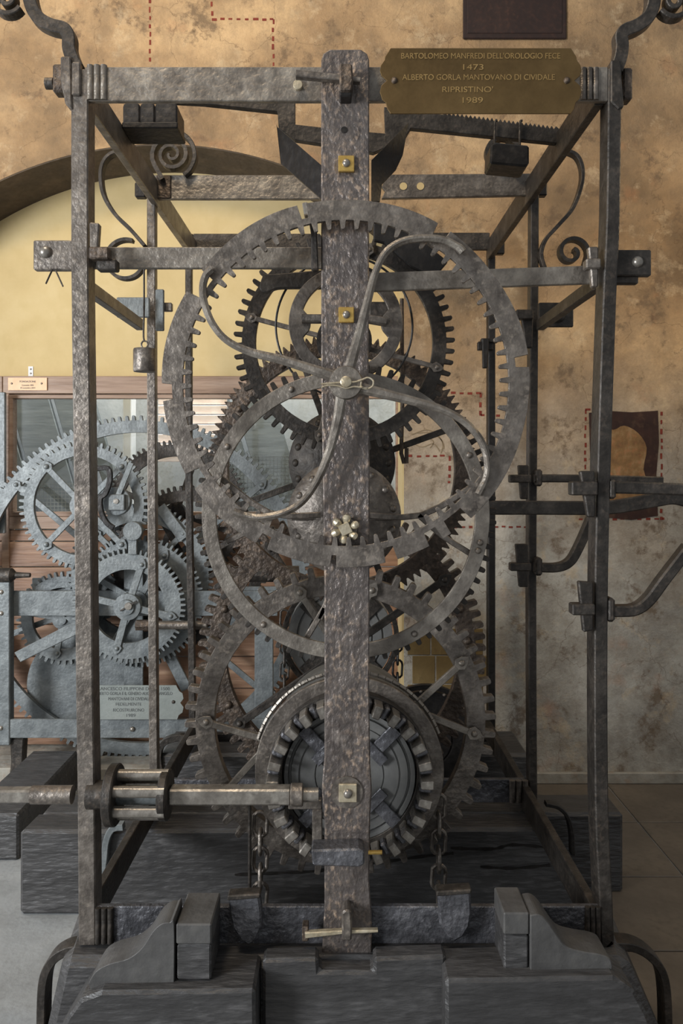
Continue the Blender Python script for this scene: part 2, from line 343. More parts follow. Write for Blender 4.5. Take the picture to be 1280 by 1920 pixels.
# window in the niche
WF = 3.72
win = thing('window_1', '', '', P(320, 1400, WF)); 
for k in ('label','category'): del win[k]
win['kind'] = 'structure'
MB().rect(5, 705, 752, 738, WF, .07).build('lintel', 'window_wood', win, .003)
MB().rect(3, 738, 17, 1390, WF, .07).build('window_frame', 'window_wood', win, .003)
MB().rect(17, 740, 752, 747, WF-.006, .05).build('moulding', 'window_wood', win, .002)
MB().rect(17, 747, 24, 960, WF-.006, .05).build('moulding', 'window_wood', win, .002)
MB().rect(17, 960, 752, 968, WF-.006, .05).build('moulding', 'window_wood', win, .002)
MB().rect(742, 747, 750, 960, WF-.006, .05).build('moulding', 'window_wood', win, .002)
MB().rect(17, 968, 752, 992, WF, .06).build('window_sill', 'window_wood', win, .003)
for i, (y0, y1) in enumerate([(994,1014),(1016,1062),(1064,1110),(1112,1170),(1172,1230),(1232,1290),(1292,1345),(1347,1396)]):
    MB().rect(-150, y0, 750, y1, WF+.008, .03).build('plank', 'plank_wood', win, .002)
gp = MB().rect(24, 747, 742, 960, WF+.02, .005).build('pane', 'glass', win)
MB().rect(-150, 705, 4, 990, WF+.004, .06).build('side_board', 'window_wood', win, .002)
# behind the glass
bw = MB().box(-3.2, 1.6, 4.9, 5.0, .6, 1.96).build('wall_courtyard', 'cement', kind='structure')
for i in range(9):
    x0 = -2.5+i*.27
    if -1.30 < x0 < -.72: continue
    q = MB(); q.add([(x0,4.7,.75),(x0+.24,4.7,.75),(x0+.24-.35,4.72,1.95),(x0-.35,4.72,1.95),(x0,4.74,.75),(x0+.24,4.74,.75),(x0+.24-.35,4.76,1.95),(x0-.35,4.76,1.95)], [(0,1,2,3),(7,6,5,4),(0,4,5,1),(1,5,6,2),(2,6,7,3),(3,7,4,0)])
    if i == 0: sh = thing('board_screen', 'slanting grey green boards seen through the glass of the niche window', 'boards', (-1,4.7,.75))
    q.build('board', 'green_board', sh, .003)
o = MB().rect(230, 700, 246, 975, 4.3, .1).build('pillar', 'white_paint', bevel=.004); tag(o, 'narrow white pillar outside, seen through the glass behind the tall grey gear', 'pillar')
o = thing('tiled_roof', 'pale pink tiled roof slope seen through the glass left of the count wheel', 'roof', P(395, 880, 4.5))
for i in range(7):
    MB().poly([(296,742+i*18),(425,742+i*18),(425,758+i*18),(296,758+i*18)], 4.5-i*.02, .02).build('tile_course', 'roof_tile', o, .003)
nt = MB()
for i in range(26): nt.bar([P(380+i*7, 855, WF+.05), P(380+i*7, 960, WF+.05)], .0016, .0016)
for i in range(15): nt.bar([P(380, 857+i*7, WF+.05), P(555, 857+i*7, WF+.05)], .0016, .0016)
for i in range(16): nt.bar([P(60+i*7, 905, WF+.05), P(60+i*7, 960, WF+.05)], .0016, .0016)
for i in range(8): nt.bar([P(60, 907+i*7, WF+.05), P(166, 907+i*7, WF+.05)], .0016, .0016)
nt.build('wire_netting', 'wire', win, kind='stuff')
# small fittings on the niche wall
o = thing('corner_bracket', 'small white metal bracket on the cream plaster above the wooden window frame', 'bracket', P(58, 705, NY-.01))
MB().rect(53, 687, 62, 706, NY-.003, .003).build('bracket_plate', 'white_paint', o)
for y in (692, 700): MB().rivet(57.5, y, NY-.004, 1.6).build('screw', 'steel', o)
def text(body, x0, x1, ybase, cap, Y, parent, m, ext=.0008):
    c = bpy.data.curves.new('lettering', 'FONT'); c.body = body; c.size = 1; c.extrude = .01
    ob = bpy.data.objects.new('tmp', c); COL.objects.link(ob); bpy.context.view_layer.update()
    me = bpy.data.meshes.new_from_object(ob.evaluated_get(bpy.context.evaluated_depsgraph_get())); bpy.data.objects.remove(ob)
    X0 = min(v.co.x for v in me.vertices); X1 = max(v.co.x for v in me.vertices); H = .73
    k = Y/F; A = P(x0, ybase, Y); pw = WLOC[parent.name]
    for v in me.vertices:
        x, y, z = v.co; v.co = ((x-X0)/(X1-X0)*(x1-x0)*k, -z/.01*ext, y/H*cap*k)
    me.materials.clear(); me.materials.append(MAT[m])
    o = bpy.data.objects.new('lettering', me); COL.objects.link(o); o.parent = parent; o.location = A-pw; WLOC[o.name] = A; return o
lp = thing('wall_label', 'tiny brass coloured label screwed to the wooden lintel at the left', 'label', P(51, 732, WF-.004))
MB().rect(15, 708, 88, 732, WF-.006, .006).build('label_plate', 'label_tan', lp, .001)
text('FONDAZIONE', 37, 67, 717, 3.6, WF-.0062, lp, 'letter_dark'); text('Comunita 2005', 41, 63, 723.5, 2.8, WF-.0062, lp, 'letter_dark'); text('25 novembre 2014', 38, 66, 728.5, 2.8, WF-.0062, lp, 'letter_dark')
for x in (22, 78): MB().rivet(x, 719, WF-.006, 2).build('screw', 'iron', lp)

# ================================================================ TIMBERS
ft = thing('front_sleeper', 'black tarred timber block across the foreground under the front of the clock frame', 'timber', (0, 1.9, 0))
MB().add([(-.70,1.80,0),(.78,1.80,0),(.74,2.05,0),(-.72,2.05,0),(-.64,1.80,.262),(.655,1.80,.262),(.70,2.05,.25),(-.68,2.05,.25)], [(0,1,2,3),(4,5,6,7),(0,1,5,4),(1,2,6,5),(2,3,7,6),(3,0,4,7)]).build('beam', 'black_timber', ft, .02)
def cheek(name, pxs, Y, t): return MB().poly(pxs, Y, t).build(name, 'black_timber', ft, .007)
cheek('cheek', [(128,1905),(150,1875),(190,1860),(478,1856),(480,2100),(60,2100),(96,1960)], 1.686, .13)
cheek('cheek', [(835,1838),(1150,1832),(1190,1860),(1212,1900),(1236,1960),(1260,2100),(835,2100)], 1.70, .12)
cheek('face_board', [(492,1800),(596,1797),(598,1822),(700,1822),(700,1797),(836,1792),(836,2000),(492,2000)], 1.765, .05)
def block(x0, x1, yt, yb, Yf, Yb, label, split):
    t = thing('wedge_block', label, 'wooden block', P((x0+x1)/2, yb, (Yf+Yb)/2)); X0, X1 = xf(x0,Yf), xf(x1,Yf); zt, zb, zs = zf(yt,Yf), .268, zf(split,Yf)
    MB().box(X0, X1, Yf, Yb, zs+.001, zt).build('upper_block', 'dark_wood', t, .003)
    MB().box(X0+.001, X1-.001, Yf+.002, Yb, zb, zs-.001).build('lower_block', 'black_timber', t, .004)
block(330, 396, 1733, 1840, 1.715, 1.845, 'upright dark wooden block beside the left curved bracket on the front sleeper', 1772)
block(944, 992, 1712, 1822, 1.735, 1.845, 'upright dark wooden block beside the right curved bracket on the front sleeper', 1754)
o = MB().poly(smooth([(326,1842),(326,1734),(318,1730),(302,1733),(286,1748),(266,1778),(240,1798),(205,1808),(180,1822),(165,1845)], 4)+[(170,1855),(326,1848)], 1.715, .09).build('curved_bracket', 'dark_wood', bevel=.005)
tag(o, 'left ogee shaped black wooden bracket on the front sleeper', 'bracket')
o = MB().poly([(994,1828),(994,1716)]+smooth([(996,1716),(1010,1715),(1025,1726),(1045,1755),(1062,1775),(1090,1784),(1125,1790),(1143,1798),(1148,1812)], 4)+[(1146,1826)], 1.73, .09).build('curved_bracket', 'dark_wood', bevel=.005)
tag(o, 'right ogee shaped black wooden bracket on the front sleeper', 'bracket')
ms = thing('middle_sleeper', 'wide black cracked timber lying under the middle posts of the clock', 'timber', (0, 2.55, 0))
MB().add([(-1.0,2.44,0),(.76,2.44,0),(.78,2.56,0),(-1.0,2.56,0),(-1.0,2.44,.262),(.62,2.44,.27),(.64,2.56,.267),(-.99,2.56,.265)], [(0,1,2,3),(4,5,6,7),(0,1,5,4),(1,2,6,5),(2,3,7,6),(3,0,4,7)]).build('beam', 'black_timber', ms, .01)
MB().box(-.98, .92, 2.565, 2.72, 0, .262).build('beam', 'black_timber', ms, .01)
ck = MB()
for q in ([(440,1640),(520,1637),(600,1632),(640,1620),(700,1618),(790,1606),(850,1600)], [(900,1625),(960,1628),(1030,1622)], [(845,1590),(920,1592),(960,1584),(1020,1588)]):
    ck.bar([P(x,y,2.4385) for x,y in smooth(q)], [.004+.006*sin(i*.9)**2 for i in range(len(smooth(q)))], .004)
ck.build('crack', 'iron_black', ms, kind='stuff')
o = MB().box(-.72, .74, 3.1, 3.38, 0, .262).build('back_sleeper', 'black_timber', bevel=.012); tag(o, 'black timber lying under the rear posts of the clock near the wall', 'timber')
o = MB().box(-1.34, -1.143, 2.78, 3.41, 0, .165).build('side_sleeper', 'black_timber', bevel=.008); tag(o, 'dark timber on the cement floor under the grey machine at the left edge', 'timber')

# ================================================================ CLOCK FRAME
fr = thing('clock_frame', 'tall forged iron frame with six posts standing on black timbers', 'clock frame', (0, 2.5, .27))
def post(pts, Y, wpx, d, m='iron', parent=fr, name='post'):
    q = smooth(pts, 3); v = [P(x, y, Y)+Vector((0,d/2,0)) for x, y in q]; v[-1].z = max(v[-1].z, .265)
    return MB().bar(v, wpx*Y/F, d, rnd=.003).build(name, m, parent)
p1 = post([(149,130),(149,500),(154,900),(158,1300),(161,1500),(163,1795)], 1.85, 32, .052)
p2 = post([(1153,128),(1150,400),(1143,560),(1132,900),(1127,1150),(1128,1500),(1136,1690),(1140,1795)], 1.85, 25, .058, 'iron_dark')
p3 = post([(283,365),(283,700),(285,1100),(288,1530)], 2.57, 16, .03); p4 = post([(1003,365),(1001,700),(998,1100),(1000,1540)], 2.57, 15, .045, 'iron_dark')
post([(353,440),(353,900),(358,1200),(360,1400)], 3.24, 12, .03, 'iron_dark'); post([(922,460),(922,900),(922,1405)], 3.24, 13, .05, 'iron_black')
# finials
def flat(pts, Y, w, d, name, m='iron_dark', parent=fr, n=6):
    return MB().bar(path(pts, Y, n), w if isinstance(w, list) else w*Y/F, d, rnd=.002).build(name, m, parent)
f1 = flat([(148,132),(140,118),(132,95),(131,72),(122,58),(100,52),(80,42),(66,25),(58,0),(56,-30),(62,-60)], 1.868, 24, .03, 'finial')
MB().bar(path(spiral(14,2,30,5,-30,-560),1.868,1), 9*1.868/F, .028, rnd=.002).build('scroll', 'iron_dark', f1)
f2 = flat([(1152,135),(1160,112),(1163,90),(1162,70),(1172,60),(1192,52),(1212,36),(1222,10),(1222,-30)], 1.868, 24, .03, 'finial')
MB().bar(path(spiral(1264,6,32,5,210,740),1.868,1), 9*1.868/F, .028, rnd=.002).build('scroll', 'iron_dark', f2)
# front rails
MB().rect(158, 125, 1140, 189, 1.852, .016).build('top_rail', 'iron_rail', fr, .002)
m_ = MB().rect(163, 1700, 1142, 1770, 1.854, .016).build('bottom_rail', 'iron_oiled', fr, .002)
for x0, x1, mm, y0, y1, Y in ((163,201,'iron_rail',123,188,1.852),(1087,1122,'iron',128,188,1.852),(178,213,'iron_dark',1702,1768,1.85),(1096,1126,'iron_dark',1700,1766,1.85)):
    w_ = (x1-x0)/3
    for i in range(3):
        c = P(x0+w_*(i+.5), y1, Y); MB().lathe(c.x, c.y, [(zf(y1,Y), w_*.5*Y/F), (zf(y0,Y), w_*.5*Y/F)], 14, 'z').build('fluted_collar', mm, fr, smooth=True)
# middle and back rails
MB().rect(289, 328, 606, 373, 2.57, .018).build('top_rail', 'iron_rail', fr, .002)
MB().poly([(715,330),(720,340),(715,350),(722,358),(715,372),(998,366),(995,325),(720,327)], 2.57, .018).build('top_rail', 'iron', fr, .002)
for x in (756, 788): MB().disc(x, 349, 2.568, .004, 7).build('bolt_hole', 'cream_plaster', fr)
MB().rect(292, 328, 320, 372, 2.563, .008).build('collar_plate', 'rust', fr, .003)
MB().rect(362, 438, 600, 467, 3.24, .02).build('top_rail', 'iron_dark', fr, .002)
MB().rect(760, 436, 918, 468, 3.24, .02).build('top_rail', 'iron_dark', fr, .002)
MB().rect(300, 1462, 985, 1505, 2.58, .02).build('bottom_rail', 'iron_oiled', fr, .002)
MB().rect(360, 1376, 925, 1408, 3.24, .02).build('bottom_rail', 'iron_black', fr, .002)
for x0 in (960, 972, 984):
    c = P(x0, 1505, 2.57); MB().lathe(c.x, c.y, [(zf(1504,2.57), .010), (zf(1463,2.57), .010)], 10, 'z').build('fluted_collar', 'iron', fr, smooth=True)
# side rails running back
zt, zb = zf(128,1.85), zf(190,1.85)
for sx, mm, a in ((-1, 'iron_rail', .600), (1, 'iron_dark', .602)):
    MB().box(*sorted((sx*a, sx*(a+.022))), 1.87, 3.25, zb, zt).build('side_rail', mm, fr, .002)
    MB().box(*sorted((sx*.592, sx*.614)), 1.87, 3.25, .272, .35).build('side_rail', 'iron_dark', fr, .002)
# bolts at the top corners
for x0, x1, y0, y1 in ((98,120,119,172),(1168,1186,126,186)):
    MB().rect(x0, y0, x1, y1, 1.862, .035).build('nut', 'rust', fr, .004)
c = P(0, 157, 1.88); MB().lathe(c.y, c.z, [(xf(86,1.88), .0135), (xf(101,1.88), .0135)], 14, 'x').build('bolt', 'iron_dark', fr, smooth=True)
MB().rect(134, 115, 150, 178, 1.842, .02).build('strap_plate', 'iron', fr, .003)
MB().poly([(113,105),(132,105),(135,205),(122,195),(113,150)], 1.845, .03).build('strap_plate', 'iron', fr, .003)
MB().poly([(1145,112),(1163,112),(1170,200),(1160,205),(1145,190)], 1.845, .03).build('strap_plate', 'iron_dark', fr, .003)
for x, y, Y in ((262,355,2.6),(1016,352,2.6),(352,452,3.28),(936,462,3.28)):
    MB().rect(x-10, y-14, x+10, y+14, Y, .03).build('nut', 'iron_black', fr, .004)
# scroll braces in the middle plane
flat([(232,286),(210,290),(195,306),(190,332),(196,368),(216,402),(246,432),(272,462)], 2.56, 7, .03, 'scroll_brace')
MB().bar(path(spiral(237,488,38,33,70,400),2.56,1), 6*2.56/F, .03).build('scroll', 'iron_dark', fr)
flat([(1060,284),(1080,294),(1090,318),(1088,350),(1072,392),(1045,424),(1022,450),(1013,478),(1020,505)], 2.56, 7, .03, 'scroll_brace')
MB().bar(path([(1094,500),(1100,478)]+spiral(1070,475,30,7,10,420),2.56,1), 7*2.56/F, .035).build('scroll', 'iron_dark', fr)
flat([(262,240),(270,252),(285,259),(302,254),(322,249),(345,255),(361,272),(366,296),(358,318),(346,330)], 2.56, 8, .03, 'scroll')
MB().bar(path([(306,338)]+spiral(322,292,37,4,215,-560),2.56,1), [8*2.56/F*(1-.5*i/44) for i in range(42)], .03).build('scroll', 'iron_dark', fr)
MB().bar(path([(968,330)]+spiral(938,291,37,8,-20,500),2.56,1), 8*2.56/F, .03).build('scroll', 'iron_dark', fr)
# foot scrolls
flat([(152,1772),(128,1776),(104,1792),(88,1822),(83,1870),(82,1960),(80,2000)], 1.88, 16, .045, 'foot_brace')
flat([(1140,1766),(1180,1768),(1212,1784),(1236,1815),(1245,1870),(1247,1990)], 1.90, 15, .045, 'foot_brace')
flat([(232,1548),(212,1552),(201,1575),(197,1610),(192,1645)], 2.43, 12, .03, 'foot_brace', 'iron_blue')
flat([(1022,1506),(1045,1512),(1062,1530),(1070,1560),(1072,1600)], 2.5, 7, .03, 'foot_brace', 'iron_black')
flat([(300,1440),(298,1410),(310,1390),(335,1382),(352,1385)], 3.1, 12, .03, 'foot_brace', 'iron_dark')
# bearing rails across the front
br = MB().rect(128, 463, 604, 503, 1.905, .014).build('bearing_rail', 'iron_rail', fr, .002)
MB().poly([(700,511),(1125,497),(1125,531),(700,546)], 1.905, .014).build('bearing_rail', 'iron_rail', fr, .002)
a1 = MB().rect(62, 450, 136, 506, 1.88, .02).build('bearing_plate', 'iron', fr, .003); MB().rivet(85, 473, 1.88, 12).build('stud', 'steel', a1, smooth=True)
wr = MB(); wr.tube([P(98,506,1.88), P(86,532,1.87)], .002, 6); wr.tube([P(104,506,1.88), P(118,537,1.87)], .002, 6); wr.build('split_pin', 'iron_dark', a1)
a2 = MB().rect(1150, 468, 1221, 517, 1.88, .02).build('bearing_plate', 'iron_dark', fr, .003); MB().rivet(1195, 491, 1.88, 11).build('stud', 'steel', a2, smooth=True)
MB().rect(1150, 517, 1197, 532, 1.89, .02).build('plate_foot', 'iron_dark', a2, .003)
MB().poly([(167,416),(186,418),(182,480),(168,480)], 1.835, .02).build('wedge', 'iron', fr, .003)
MB().rect(166, 462, 203, 485, 1.825, .03).build('tenon', 'rust', fr, .003); MB().rect(180, 485, 218, 506, 1.845, .03).build('tenon', 'iron_dark', fr, .003)
MB().poly([(1103,462),(1122,462),(1121,538),(1110,538)], 1.85, .02).build('wedge', 'iron', fr, .003)
MB().rect(1099, 484, 1127, 503, 1.842, .03).build('tenon', 'iron', fr, .003)
# side bearing bars toward the middle posts
for sx, X in ((-1,-.640),(1,.632)):
    z0 = ZC+.460
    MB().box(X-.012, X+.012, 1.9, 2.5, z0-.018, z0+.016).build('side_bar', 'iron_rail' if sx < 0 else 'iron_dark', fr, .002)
MB().rect(218, 557, 280, 595, 2.49, .012).build('bearing_plate', 'iron_blue', fr, .003); MB().rect(288, 567, 322, 583, 2.53, .02).build('tenon', 'iron', fr, .003)
MB().rect(291, 542, 307, 620, 2.515, .012).build('wedge', 'iron_blue', fr, .003)
MB().rect(1010, 567, 1075, 613, 2.49, .012).build('bearing_plate', 'iron_dark', fr, .003); MB().rivet(1046, 592, 2.49, 14).build('nut', 'iron_dark', fr, smooth=True)
MB().poly([(975,580),(1000,580),(998,652),(986,652)], 2.53, .02).build('wedge', 'iron_dark', fr, .003); MB().rect(968, 580, 1000, 598, 2.51, .03).build('tenon', 'iron_dark', fr, .003)
MB().rect(896, 640, 925, 656, 3.2, .03).build('tenon', 'iron_black', fr, .003); MB().rect(902, 634, 934, 642, 3.19, .03).build('tenon', 'iron_black', fr, .003); MB().poly([(904,634),(917,634),(914,690),(905,690)], 3.18, .02).build('wedge', 'iron_black', fr, .003)
# hanging side plates near bottom rail
for q, lab in (([(428,1684),(486,1680),(490,1712),(490,1740),(480,1764),(466,1774),(452,1766),(436,1742),(430,1716)], 'left iron tongue plate hooked over the bottom front rail'), ([(820,1676),(882,1672),(884,1712),(880,1738),(868,1758),(850,1768),(836,1752),(824,1734)], 'right iron tongue plate hooked over the bottom front rail')):
    t_ = thing('tongue_plate', lab, 'iron plate', P(q[0][0]+30, 1772, 1.83)); MB().poly(q, 1.818, .03).build('plate', 'iron_oiled', t_, .005)
    x0, y0 = q[0]; MB().poly([(x0-2,y0-4),(q[1][0]+2,q[1][1]-4),(q[1][0]+2,q[1][1]+5),(x0-2,y0+6)], 1.815, .034).build('hook_top', 'iron_dark', t_, .003)

# ---------------------------------------------------------------- central upright
ub = thing('central_upright', 'broad rusty flat iron upright down the middle of the clock, carrying the axles', 'iron bar', P(652, 1795, 1.84))
q = [(602,112),(606,100),(618,92),(676,92),(688,100),(692,112),(692,400),(691,700),(693,900),(692,1300),(694,1430),(697,1480),(694,1530),(692,1650),(697,1720),(697,1796),(603,1796),(608,1700),(608,1540),(603,1480),(608,1420),(608,1100),(605,900),(602,700),(602,400)]
MB().poly(q, 1.828, .022).build('bar', 'iron_bar', ub, .003)
MB().disc(645, 243, 1.826, .004, 6, 14).build('bolt_hole', 'iron_black', ub)
def sqnut(x, y, r, mm, Y=1.826, rot=0, dome=.55):
    a = [pol(x, y, r*1.414, 45+rot+90*i) for i in range(4)]
    n_ = MB().poly(a, Y-.009, .011).build('square_nut', mm, ub, .0015); MB().rivet(x, y, Y-.009, r*dome).build('axle_end', 'steel', n_, smooth=True)
sqnut(649, 306, 15, 'brass'); sqnut(649, 590, 14.5, 'brass'); sqnut(652, 1488, 17, 'pale_metal')
MB().disc(650, 1486, 1.824, .004, 30, 28).build('washer', 'iron', ub)
MB().poly([(636,118),(660,118),(662,150),(659,172),(636,172)], 1.785, .06).build('key_loop', 'rust', ub, .004)
MB().rect(636, 165, 659, 180, 1.79, .05).build('key_foot', 'iron_black', ub, .003)
MB().bar([P(555,140,1.805), P(620,146,1.805), P(675,152,1.805)], [.016,.014,.010], .018, rnd=.002).build('wedge', 'iron', ub)
MB().disc(558, 158, 1.842, .012, 9, 20).build('pin_end', 'pale_metal', ub, .001)
MB().poly([(640,1712),(648,1706),(658,1708),(660,1740),(659,1765),(641,1765)], 1.785, .05).build('key_loop', 'iron', ub, .004)
MB().bar([P(572,1752,1.8), P(640,1746,1.8), P(708,1744,1.8)], [.014,.009,.006], .012, rnd=.002).build('wedge', 'pale_metal', ub)
MB().rect(566, 1738, 578, 1766, 1.8, .03).build('wedge_head', 'rust', ub, .002)
wd_ = MB().poly([(583,1594),(672,1592),(683,1598),(683,1622),(672,1627),(586,1624)], 1.775, .055).build('clamp_wedge', 'iron_oiled', ub, .004)
MB().tube([P(690,1598,1.83), P(716,1598,1.83)], .005, 8).build('pin', 'brass', ub)
MB().rect(540, 1500, 603, 1518, 1.9, .02).build('drop_bracket', 'iron', ub, .002); MB().rect(585, 1518, 604, 1602, 1.9, .02).build('drop_bracket', 'iron', ub, .002)
fl_ = thing('petal_nut', 'small pale metal nut with six petals on the upright below the riveted dome', 'wing nut', P(647, 1020, 1.82))
for i in range(6):
    x, y = pol(647, 992, 20, i*60+22); x1, y1 = pol(647, 992, 9, i*60+22); x2, y2 = pol(647, 992, 27, i*60+22); MB().tube([P(x1,y1,1.815), P((x1+x)/2,(y1+y)/2,1.812), P(x,y,1.81), P((x2+x)/2,(y2+y)/2,1.811), P(x2,y2,1.814)], [.005,.008,.0105,.0095,.004], 10).build('petal', 'pale_metal', fl_, smooth=True)
MB().poly([pol(647, 992, 15, 70+90*i) for i in range(4)], 1.803, .014).build('nut', 'pale_metal', fl_, .001); MB().disc(647, 992, 1.814, .012, 22).build('washer', 'iron', fl_)

# ---------------------------------------------------------------- count wheel
CX, CY = 648, 718
cw = thing('count_wheel', 'large notched ring with inward teeth and four curved arms, frontmost on the clock', 'count wheel', P(CX, 1063, 1.80))
notch = [(104,7.5,318),(146,24,316),(183,16,326),(212.4,15,318),(242.7,11,322),(266,5,324),(284.5,11,318),(299.5,14,318),(309,22,318),(7,10,320),(57.7,12,320)]
def ro(a):
    a = a % 360
    for c, h, r in notch:
        dd = abs((a-c+180) % 360-180)
        if dd*R(1)*345 < h: return r
    return 345+1.2*sin(R(a*7))
def ri(a):
    f = (a*72/360) % 1
    if f < .42:
        u = (f-.21)/.21; return 306-17*(max(0,1-u**4)**.5)
    return 306
N = 72*14; cw_rim = MB().ring(CX, CY, [(R(i*360/N), ro(i*360/N), ri(i*360/N)) for i in range(N)], 1.796, .011).build('toothed_ring', 'iron', cw, .001)
arms = [[(652,700),(662,665),(676,615),(690,560),(703,512),(722,474),(752,453),(790,446),(830,449),(858,462),(868,472)],
        [(628,706),(590,694),(530,675),(470,660),(425,638),(397,605),(382,565),(380,535),(386,515),(396,504)],
        [(672,727),(715,737),(775,752),(830,768),(872,792),(900,824),(913,860),(912,895),(897,927)],
        [(640,742),(632,790),(616,850),(592,905),(565,942),(530,962),(490,970),(460,967),(438,960)]]
for a in arms:
    v = path(a, 1.782, 5); n = len(v); MB().bar(v, [(.026-.010*min(1, i/n*2.5)+.002*(i > n*.9))for i in range(n)], .014, rnd=.006).build('curved_arm', 'iron_rail', cw)
MB().lathe(P(CX,CY,1.78).x, P(CX,CY,1.78).z, [(1.766,.022),(1.768,.036),(1.772,.038),(1.792,.038)], 40).build('hub', 'iron_rail', cw, smooth=True)
MB().lathe(P(CX,CY,1.78).x, P(CX,CY,1.78).z, [(1.752,.009),(1.754,.0125),(1.83,.0125)], 24).build('axle_pin', 'pale_metal', cw, smooth=True)
MB().tube(path([(602,720),(640,717),(665,716),(678,712),(690,708),(699,714),(698,724),(688,729),(677,725),(677,716)],1.757,5), .0019, 7).build('cotter_pin', 'pale_metal', cw)
MB().tube(path([(602,727),(612,723),(632,723),(648,728),(665,725),(690,729)],1.757,5), .0019, 7).build('cotter_pin', 'pale_metal', cw)
o = MB().poly([(576,395),(592,392),(597,505),(583,505),(583,440)], 1.815, .03).build('locking_lever', 'iron_dark', bevel=.003); tag(o, 'short vertical iron lever hanging behind the top of the count wheel, left of the upright', 'lever')
MB().poly([(566,380),(576,378),(579,402),(570,403)], 1.80, .03).build('lever_tip', 'steel', o, .002)

# ---------------------------------------------------------------- riveted ring wheel
CX, CY = 648, 966
g2 = thing('riveted_ring_wheel', 'plain iron ring wheel with forked spokes behind the lower half of the count wheel', 'gear wheel', P(CX, 1236, 1.95))
MB().ring(CX, CY, [(2*pi*i/120, 270, 243) for i in range(120)], 1.93, .012).build('ring', 'iron_rail', g2, .001)
MB().ring(CX, 963, [(a, r, 250) for a, r in teeth(76, 266, 283, 'sq', .5, .02)], 1.955, .022).build('toothed_rim', 'iron_dark', g2, .001)
for a in (26, 113.5, 18.5-30, 233, 300, 345, 150): MB().rivet(*pol(CX, CY, 257, a), 1.93, 6.5).build('rivet', 'iron', g2, smooth=True)
for q in ([(600,965),(505,962),(415,897)],[(520,962),(478,990),(425,1015)],[(690,966),(790,966),(885,912)],[(785,966),(830,1005),(885,1040)],[(575,1195),(608,1140)],[(640,1060),(608,1140),(600,1160)]):
    MB().bar([P(x,y,1.965) for x,y in smooth(q,3)], 11*1.965/F, .012, rnd=.002).build('spoke', 'iron', g2)
MB().lathe(P(CX,CY,1.965).x, P(CX,CY,1.965).z, [(1.95,.05),(2.0,.05)], 32).build('hub', 'iron_dark', g2)

# ---------------------------------------------------------------- upper gears
CX, CY = 645, 642
g3 = gear('upper_gear', 'dark square toothed wheel centred behind the upper brass nut', CX, CY, 208, 192, 166, 60, 2.15, .02, 'iron_dark', duty=.45)
for a, ir in ((165,90),(75,90),(-15,90),(-105,60)):
    spoke(g3, CX, CY, [pol(CX,CY,30,a), pol(CX,CY,180,a)], 9, 2.142, .008, 'iron', 10)
MB().lathe(P(CX,CY,2.15).x, P(CX,CY,2.15).z, [(2.12,.05),(2.12,.075),(2.16,.075)], 36).build('hub', 'iron_dark', g3)
CX, CY = 648, 606
g4 = thing('locking_hoop', 'small smooth iron hoop with scalloped inside around the upper brass nut', 'hoop wheel', P(CX, 712, 2.0))
def hin(a):
    a = a % 360
    return 84-18*max(0, 1-(min(abs(a-180), abs(a), abs(a-360))/16)**2)**.5 if min(abs(a-180), a, 360-a) < 16 else 84
MB().ring(CX, CY, [(R(i*3), 107, hin(i*3)) for i in range(120)], 1.985, .014).build('hoop', 'iron', g4, .0015)
for q in ([(566,598),(606,598)],[(690,598),(724,604)]): MB().bar([P(x,y,1.97) for x,y in q], .019, .03, rnd=.003).build('lug', 'iron', g4)
MB().rect(690, 565, 735, 596, 2.0, .05).build('stop_block', 'iron_dark', g4, .006)
o = MB().tube([P(645+cos(R(k*5))*128*1.0, 612-sin(R(k*5))*132, 2.08) for k in range(72)], .0032, 6, True).build('wire_hoop', 'iron_black', smooth=True); tag(o, 'thin black wire hoop just outside the small scalloped hoop', 'wire ring')
g5 = gear('rusty_gear', 'rust brown wheel with fine pointed teeth, crossing behind the middle of the clock', 640, 878, 253, 240, 213, 104, 2.35, .03, 'rust', 'pt', .8, [(a,222,7) for a in (30,60,120,150,210,330)])
for a in (20,110,200,290): spoke(g5, 640, 878, [pol(640,878,30,a), pol(640,878,222,a)], 12, 2.345, .01, 'iron_dark', 11)
# extra crossing band at upper left (pallet plate)
o = MB().poly(smooth([(493,514),(530,512),(602,506),(690,500),(700,530),(610,540),(556,540),(520,541),(500,548),(486,540),(493,514)],4), 2.05, .02).build('pallet_plate', 'iron_dark', bevel=.003); tag(o, 'dark curved iron plate below the left bearing rail, behind the upright', 'plate')
o = MB().poly([(700,400),(745,410),(790,450),(840,490),(815,520),(770,500),(720,455),(700,450)], 2.1, .02).build('dark_cheek', 'iron_black', bevel=.003); tag(o, 'black iron plate behind the top right of the count wheel', 'plate')
# lower great wheel
CX, CY = 638, 1352
g6 = gear('great_wheel', 'large rough brown lower wheel with square teeth and riveted forked spokes', CX, CY, 292, 272, 236, 54, 2.13, .03, 'rust', duty=.42)
g6.children[0].data.materials[0] = MAT['iron']
for m0 in (10, 92, 196, 280):
    fx, fy = pol(CX, CY, 135, m0)
    MB().bar([P(*pol(CX,CY,20,m0),2.125), P(fx,fy,2.125)], 15*2.125/F, .014, rnd=.002).build('spoke', 'iron_dark', g6)
    for dA in (-15.5, 15.5): spoke(g6, CX, CY, [(fx,fy), pol(CX,CY,252,m0+dA)], 12, 2.122, .012, 'iron_rail', 13)
CX, CY = 641, 1222
g7 = gear('lower_rear_gear', 'dark brown toothed wheel standing behind the great wheel, teeth showing at both sides', CX, CY, 270, 251, 218, 76, 2.5, .03, 'rust', duty=.6, rivets=[(a,235,8) for a in (160,175,190,205,20,5,-15)])
for a in (35,80,125,170,215,260,305,350)[::2]: spoke(g7, CX, CY, [pol(CX,CY,30,a), pol(CX,CY,235,a)], 14, 2.49, .012, 'iron_dark', 12)

